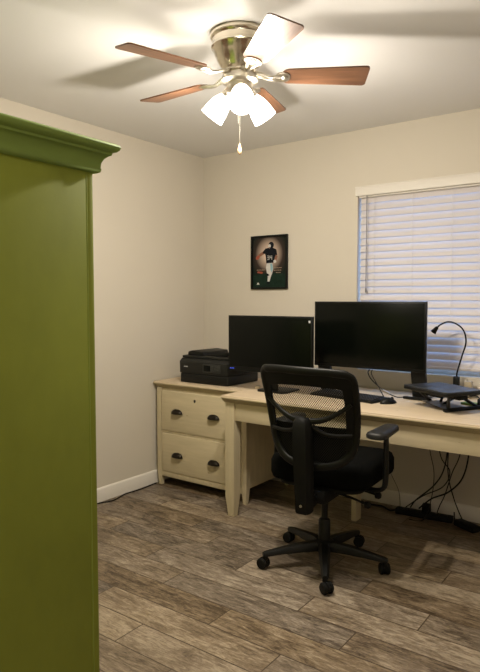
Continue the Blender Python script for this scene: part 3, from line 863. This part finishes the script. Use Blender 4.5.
# ------------------------------------------------------------------ cables
def cable(name, label, pts, r=0.0028, m='plastic', cat='cable', n=8, group=None):
    b = bm_new(); tube(b, pts, r, 8, n=n)
    return tag(obj(name, b, M[m]), label, cat, group)
t = thing('video_cable', 'black cable with a silver plug drooping below the right monitor', 'cable', (-1.50, 3.33, 0.752))
def V(x, y, z): return (x + 1.50, y - 3.33, z - 0.752)
b = bm_new()
tube(b, [V(-1.50, 3.375, 0.909), V(-1.498, 3.350, 0.895), V(-1.47, 3.33, 0.862), V(-1.425, 3.335, 0.82), V(-1.40, 3.34, 0.80)], 0.0036, 8)
tube(b, [V(-1.482, 3.375, 0.909), V(-1.474, 3.345, 0.890), V(-1.44, 3.325, 0.85), V(-1.40, 3.31, 0.80), V(-1.375, 3.30, 0.764), V(-1.36, 3.275, 0.757)], 0.003, 8)
tube(b, [V(-1.362, 3.355, 0.777), V(-1.345, 3.37, 0.766), V(-1.325, 3.39, 0.757), V(-1.30, 3.42, 0.7565)], 0.003, 8)
obj('cord', b, M['plastic'], t)
b = bm_new(); tube(b, [V(-1.425, 3.336, 0.806), V(-1.362, 3.355, 0.778)], 0.008, 10, smooth=False); obj('plug', b, M['silver'], t)

t = tag(obj('charging_cord', (lambda b: (tube(b, [(-1.00, 3.585, 0.755), (-0.94, 3.60, 0.775), (-0.90, 3.58, 0.762), (-0.86, 3.60, 0.80), (-0.81, 3.575, 0.775), (-0.76, 3.59, 0.756), (-0.70, 3.57, 0.756)], 0.0035, 8), b)[1])(bm_new()), M['plastic']),
        'loose black cord looping on the desk behind the laptop', 'cable')
cable('floor_cord', 'black cord trailing along the left baseboard on the floor', [(-3.025, 2.35, 0.0045), (-3.02, 2.55, 0.0045), (-2.985, 2.64, 0.0045), (-3.004, 2.74, 0.0045), (-3.020, 2.80, 0.0045), (-3.010, 2.93, 0.0045), (-3.018, 3.03, 0.0045), (-3.022, 3.10, 0.0045)], 0.0042)
# tangle under the desk
t = thing('power_strip', 'black power strip on the floor below the hanging cables', 'power strip', (-1.22, 3.575, 0), math.radians(6))
obj('housing', onebox((-0.17, -0.028, 0), (0.17, 0.028, 0.036), 0.006), M['plasticmatte'], t)
for k in range(5):
    b = bm_new(); box(b, (-0.135 + k * 0.062, -0.014, 0.035), (-0.107 + k * 0.062, 0.014, 0.038), 0.001); obj('socket', b, M['plastic'], t)
t = thing('plug_adapter', 'black plug block standing in the middle of the power strip', 'plug', (-1.205, 3.575, 0.0381), math.radians(6))
obj('block', onebox((-0.024, -0.02, 0), (0.024, 0.02, 0.05), 0.005), M['plasticmatte'], t)
t = thing('power_brick', 'black power brick on the floor right of the power strip', 'power brick', (-0.955, 3.545, 0), math.radians(-28))
obj('brick', onebox((-0.075, -0.032, 0), (0.075, 0.032, 0.034), 0.006), M['plasticmatte'], t)
obj('lead', (lambda b: (tube(b, [(-0.073, 0, 0.017), (-0.10, 0.005, 0.02), (-0.112, 0.012, 0.06)], 0.004, 8), b)[1])(bm_new()), M['plastic'], t)
labs = ['leftmost thin black cable hanging down behind the desk to the floor', 'black cable crossing the hanging bundle towards the power strip',
        'thick black cable in the middle of the hanging bundle', 'black cable looping from the desk to the power brick',
        'rightmost black cable sweeping from the desk down to the left', 'second cable from the right sweeping down in the bundle']
cps = [[(-1.20, 3.560, 0.70), (-1.185, 3.55, 0.45), (-1.15, 3.535, 0.30), (-1.16, 3.525, 0.14), (-1.20, 3.51, 0.010), (-1.28, 3.48, 0.005)],
       [(-1.135, 3.552, 0.70), (-1.12, 3.545, 0.42), (-1.06, 3.545, 0.32), (-1.10, 3.548, 0.22), (-1.22, 3.556, 0.14), (-1.33, 3.562, 0.045)],
       [(-1.075, 3.576, 0.70), (-1.085, 3.575, 0.44), (-1.11, 3.572, 0.30), (-1.17, 3.572, 0.20), (-1.27, 3.574, 0.10), (-1.305, 3.574, 0.045)],
       [(-1.05, 3.590, 0.70), (-1.09, 3.610, 0.42), (-1.09, 3.622, 0.26), (-1.06, 3.630, 0.14), (-1.03, 3.635, 0.06), (-1.00, 3.63, 0.006)],
       [(-0.955, 3.590, 0.70), (-0.965, 3.590, 0.44), (-1.00, 3.590, 0.28), (-1.08, 3.590, 0.18), (-1.18, 3.590, 0.12), (-1.255, 3.582, 0.046)],
       [(-0.985, 3.560, 0.70), (-1.005, 3.558, 0.44), (-1.05, 3.556, 0.31), (-1.09, 3.558, 0.17), (-1.12, 3.564, 0.10), (-1.14, 3.575, 0.046)]]
for i, (l_, p) in enumerate(zip(labs, cps)):
    cable('hanging_cable', l_, p, (0.0026, 0.0034, 0.0042, 0.0036, 0.0046, 0.0032)[i], group='cables hanging under the desk')
cable('wall_cord', 'thin dark cord slanting from behind the chair to the power strip', [(-1.50, 3.655, 0.33), (-1.47, 3.645, 0.23), (-1.40, 3.62, 0.12), (-1.375, 3.585, 0.03)], 0.0018)
cable('strip_cord', 'thick black cord lying on the floor left of the power strip', [(-1.39, 3.555, 0.018), (-1.43, 3.55, 0.008), (-1.50, 3.60, 0.006), (-1.58, 3.585, 0.006), (-1.68, 3.62, 0.006), (-1.80, 3.63, 0.006)], 0.0055)

# ------------------------------------------------------------------ office chair
t = thing('office_chair', 'black mesh-back office chair on casters pulled up to the cream desk', 'office chair', (-1.405, 2.64, 0), math.radians(4))
CHAIR = t
# star base
b = bm_new()
lathe(b, [(0.030, 0.070), (0.046, 0.074), (0.050, 0.100), (0.046, 0.122), (0.034, 0.128)], 28)
hub = obj('base_hub', b, M['plastic'], t)
angs = [math.radians(-61 - 4 + 72 * k) for k in range(5)]
for a in angs:
    b = bm_new()
    rings = []
    for rr, hw_, zb, zt in ((0.030, 0.030, 0.078, 0.122), (0.12, 0.027, 0.078, 0.116), (0.22, 0.022, 0.074, 0.102), (0.300, 0.017, 0.066, 0.088), (0.318, 0.012, 0.066, 0.083)):
        sec = [(-hw_, zb), (hw_, zb), (hw_, zb + (zt - zb) * 0.55), (hw_ * 0.55, zt), (-hw_ * 0.55, zt), (-hw_, zb + (zt - zb) * 0.55)]
        rings.append([Matrix.Rotation(a, 4, 'Z') @ Vector((rr, s_, z_)) for s_, z_ in sec])
    loft(b, rings)
    obj('base_arm', b, M['plastic'], t, ang=45)
for i, a in enumerate(angs):
    sw_ = (0.6, 2.0, -1.2, 0.4, -0.8)[i]
    b = bm_new()
    mt_ = Matrix.Translation((0.305 * math.cos(a), 0.305 * math.sin(a), 0)) @ Matrix.Rotation(a + sw_, 4, 'Z')
    for s in (-1, 1):
        lathe(b, [(0.006, -0.009), (0.022, -0.009), (0.027, -0.006), (0.0275, 0.004), (0.023, 0.009), (0.010, 0.010)], 22,
              mtx=mt_ @ Matrix.Translation((0.012, s * 0.016, 0.0275)) @ Matrix.Rotation(-s * PI / 2, 4, 'X'))
    lathe(b, [(0.0265, -0.006), (0.0265, 0.006)], 18, mtx=mt_ @ Matrix.Translation((0.012, 0, 0.030)) @ Matrix.Rotation(PI / 2, 4, 'X'))
    lathe(b, [(0.012, 0.046), (0.014, 0.056), (0.009, 0.070)], 14, mtx=mt_)
    obj('caster', b, M['plasticmatte'], t)
b = bm_new()
lathe(b, [(0.030, 0.120), (0.030, 0.225), (0.026, 0.232)], 22)
lathe(b, [(0.016, 0.230), (0.016, 0.370)], 18)
obj('gas_lift', b, M['plastic'], t)
# seat mechanism and levers
b = bm_new()
prism(b, [(-0.16, 0.36), (-0.18, 0.39), (-0.16, 0.425), (0.13, 0.425), (0.15, 0.40), (0.10, 0.36)], 'x', -0.075, 0.075, bev=0.006)
box(b, (-0.20, -0.03, 0.405), (0.20, 0.03, 0.425), 0.004)
obj('seat_mechanism', b, M['plasticmatte'], t)
for (pts, kn) in (([(0.07, -0.03, 0.385), (0.15, -0.03, 0.375), (0.225, -0.02, 0.352)], (0.232, -0.02, 0.350)), ([(0.07, 0.07, 0.39), (0.16, 0.08, 0.385), (0.24, 0.085, 0.372)], (0.247, 0.085, 0.370))):
    b = bm_new(); tube(b, pts, 0.006, 8)
    lathe(b, [(0.008, -0.016), (0.016, -0.012), (0.018, 0.004), (0.012, 0.014)], 14, mtx=Matrix.Translation(kn) @ Matrix.Rotation(PI / 2, 4, 'Y'))
    obj('lever', b, M['plasticmatte'], t)
# seat cushion: rounded, waterfall front
def rrect(hx, hy, r, n=7, cy=0.0):
    pts = []
    for (sx, sy, a0) in ((1, 1, 0), (-1, 1, PI / 2), (-1, -1, PI), (1, -1, 3 * PI / 2)):
        for k in range(n + 1):
            a = a0 + (PI / 2) * k / n
            pts.append((sx * (hx - r) + r * math.cos(a), cy + sy * (hy - r) + r * math.sin(a)))
    return pts
b = bm_new(); rings = []
for (dx, z_, ) in ((-0.035, 0.430), (-0.008, 0.437), (0.0, 0.458), (0.0, 0.515), (-0.012, 0.540), (-0.040, 0.556), (-0.10, 0.562), (-0.18, 0.561)):
    ring = []
    for (x, y) in rrect(0.262 + dx, 0.250 + dx, max(0.03, 0.085 + dx), cy=0.105):
        fr = max(0, (y - 0.20) / 0.15)
        ring.append((x, y, z_ - 0.022 * fr * fr + 0.008 * (abs(x) / 0.26) ** 2))
    rings.append(ring)
loft(b, rings)
obj('seat', b, M['fabric'], t, ang=60)
b = bm_new(); prism(b, rrect(0.22, 0.21, 0.08, cy=0.09), 'z', 0.414, 0.432, bev=0.004); obj('seat_pan', b, M['plasticmatte'], t)
# backrest surface: point for across u and height z (leans back towards the top, lightly cupped)
def bk(u, z, off=0.0):
    y = -0.205 - 0.10 * ((z - 0.52) / 0.5) ** 1.3 if z > 0.52 else -0.205
    y += 0.020 * math.sin((z - 0.52) / 0.5 * PI) * 1.0
    y += 0.045 * (u / 0.26) ** 2
    return (u * 0.885 + 0.012, y - off, z)
def back_outline():
    pts = []
    # clockwise from the top left
    ctrl = [(-0.250, 0.985), (-0.235, 1.003), (-0.19, 1.010), (0.0, 1.010), (0.19, 1.004), (0.238, 0.994), (0.258, 0.965), (0.258, 0.86), (0.250, 0.74), (0.235, 0.66), (0.195, 0.600), (0.12, 0.562),
            (0.0, 0.548), (-0.12, 0.562), (-0.185, 0.600), (-0.220, 0.66), (-0.235, 0.74), (-0.246, 0.86), (-0.2515, 0.95)]
    return ctrl
oc = back_outline()
b = bm_new()
path = [bk(u, z) for u, z in oc] + [bk(*oc[0])]
P = smooth_path(path, 5)[:-1]
# frame section: wide, flat band (wider along the top and the sides)
tube(b, P, 0.020, 12, smooth=False, closed=True, flat=(0.55, 1.0), up=(0, 1, 0.15))
bf = obj('back_frame', b, M['plastic'], t, ang=60)
# wide top band and side bands
b = bm_new()
def strip(us, z0f, z1f, th=0.008, ns=14):
    rings = []
    for k in range(ns + 1):
        u = us[0] + (us[1] - us[0]) * k / ns
        z0, z1 = z0f(u), z1f(u)
        p = [Vector(bk(u, z0)), Vector(bk(u, z1))]
        rings.append([p[0] + Vector((0, -th, 0)), p[1] + Vector((0, -th, 0)), p[1] + Vector((0, th, 0)), p[0] + Vector((0, th, 0))])
    loft(b, rings)
strip((-0.24, 0.246), lambda u: 0.940 - 0.012 * (u / 0.25) ** 2 - (0.0 if u < 0.2 else (u - 0.2) * 0.5), lambda u: 1.006)
obj('top_band', b, M['plasticmatte'], bf, ang=60)
for s, w0, w1 in ((-1, 0.0, 0.035), (1, 0.0, 0.048)):
    b = bm_new(); rings = []
    for k in range(13):
        z_ = 0.64 + (0.985 - 0.64) * k / 12
        edge = 0.250 - 0.028 * (1 - (z_ - 0.64) / 0.345) ** 2
        ui, uo = s * (edge - w1 * (0.55 + 0.45 * k / 12)), s * (edge + 0.002)
        p0, p1 = Vector(bk(ui, z_)), Vector(bk(uo, z_))
        rings.append([p0 + Vector((0, -0.008, 0)), p1 + Vector((0, -0.008, 0)), p1 + Vector((0, 0.008, 0)), p0 + Vector((0, 0.008, 0))])
    loft(b, rings)
    obj('side_band', b, M['plasticmatte'], bf, ang=60)
# mesh panel
b = bm_new()
nz, nu = 20, 20; grid = []
def halfw(z_):
    if z_ > 0.66: return 0.228 + 0.018 * (z_ - 0.66) / 0.33
    return 0.228 * math.sqrt(max(0.02, 1 - ((0.66 - z_) / 0.105) ** 2 * 0.95))
for i in range(nz + 1):
    z_ = 0.556 + (0.995 - 0.556) * i / nz
    hw_ = halfw(z_)
    grid.append([b.verts.new(bk(-hw_ + 2 * hw_ * k / nu, z_, -0.006)) for k in range(nu + 1)])
for i in range(nz):
    for k in range(nu): b.faces.new((grid[i][k], grid[i][k + 1], grid[i + 1][k + 1], grid[i + 1][k]))
obj('mesh_panel', b, M['mesh'], t, ang=80)
# padded lumbar cover on the seat side of the lower back
b = bm_new()
rings = []
for i in range(9):
    z_ = 0.575 + 0.17 * i / 8; hw_ = halfw(z_) - 0.012
    e = 0.006 + 0.012 * math.sin(PI * i / 8)
    rings.append([Vector(bk(-hw_ + 2 * hw_ * k / 10, z_, -0.008)) for k in range(11)] + [Vector(bk(hw_ - 2 * hw_ * k / 10, z_, -0.010 - e)) for k in range(11)])
loft(b, rings)
obj('lumbar_pad', b, M['fabric'], t, ang=60)
# spine post with rounded head, going down behind the seat and under it
sx = 0.0
def sp_(x, z, y): return (x, y, z)
b = bm_new()
rings = []
for (z_, hw_, y0, y1) in ((0.795, 0.012, -0.275, -0.262), (0.787, 0.030, -0.285, -0.250), (0.765, 0.042, -0.292, -0.244), (0.735, 0.046, -0.296, -0.240), (0.66, 0.047, -0.294, -0.236),
                        (0.58, 0.046, -0.288, -0.230), (0.47, 0.043, -0.278, -0.222), (0.40, 0.041, -0.272, -0.218), (0.345, 0.040, -0.270, -0.216), (0.335, 0.034, -0.266, -0.222)):
    rings.append([(sx - hw_, y1, z_), (sx - hw_, (y0 + y1) / 2, z_), (sx - hw_ * 0.7, y0, z_), (sx + hw_ * 0.7, y0, z_), (sx + hw_, (y0 + y1) / 2, z_), (sx + hw_, y1, z_)])
loft(b, rings)
sp_o = obj('back_post', b, M['plasticmatte'], t, ang=40)
b = bm_new()
lathe(b, [(0.007, 0), (0.007, 0.004), (0.004, 0.005)], 12, mtx=Matrix.Translation((0, -0.269, 0.375)) @ Matrix.Rotation(PI / 2, 4, 'X'))
obj('bolt', b, M['silver'], sp_o)
b = bm_new()
prism(b, [(-0.235, 0.345), (-0.235, 0.40), (-0.15, 0.418), (-0.08, 0.418), (-0.08, 0.38), (-0.16, 0.36)], 'x', -0.035, 0.035, bev=0.005)
obj('back_bar', b, M['plasticmatte'], t)
# curved arms from the post to the frame
for s in (-1, 1):
    b = bm_new()
    tube(b, [bk(s * 0.238, 0.862, 0.010), bk(s * 0.16, 0.812, 0.016), bk(s * 0.09, 0.782, 0.022), bk(s * 0.030, 0.775, 0.026)], [0.010, 0.011, 0.014, 0.016], 10, flat=(0.7, 1.0), up=(0, 1, 0))
    tube(b, [bk(s * 0.232, 0.715, 0.010), bk(s * 0.15, 0.712, 0.020), bk(s * 0.085, 0.722, 0.024), bk(s * 0.035, 0.752, 0.026)], [0.009, 0.009, 0.011, 0.014], 10, flat=(0.7, 1.0), up=(0, 1, 0))
    obj('back_bracket', b, M['plastic'], t, ang=60)
# armrests
for s in (-1, 1):
    b = bm_new(); ax = 0.302 if s > 0 else 0.288
    tube(b, [(s * 0.155, 0.03, 0.418), (s * 0.25, 0.03, 0.412), (s * (ax - 0.010), 0.03, 0.430), (s * ax, 0.03, 0.48), (s * ax, 0.03, 0.57)], [0.017, 0.017, 0.018, 0.019, 0.019], 12, flat=(1.3, 0.65), up=(0, 1, 0))
    tube(b, [(s * ax, 0.03, 0.50), (s * ax, 0.03, 0.692)], 0.016, 12, smooth=False, flat=(1.5, 0.7), up=(0, 1, 0))
    ar = obj('armrest', b, M['plastic'], t, ang=60)
    b = bm_new(); rings = []
    for (d_, z_) in ((-0.012, 0.688), (0.0, 0.694), (0.0, 0.708), (-0.006, 0.718), (-0.020, 0.722)):
        ring = []
        for (x, y) in rrect(0.046 + d_, 0.135 + d_, 0.036 + d_, cy=0.025):
            ring.append((s * (ax - (0.010 if s > 0 else 0.060)) + x * (1 - 0.15 * (y / 0.14)), y + (0.0 if s > 0 else 0.04), z_))
        rings.append(ring)
    loft(b, rings)
    obj('arm_pad', b, M['armrubber'], ar, ang=60)
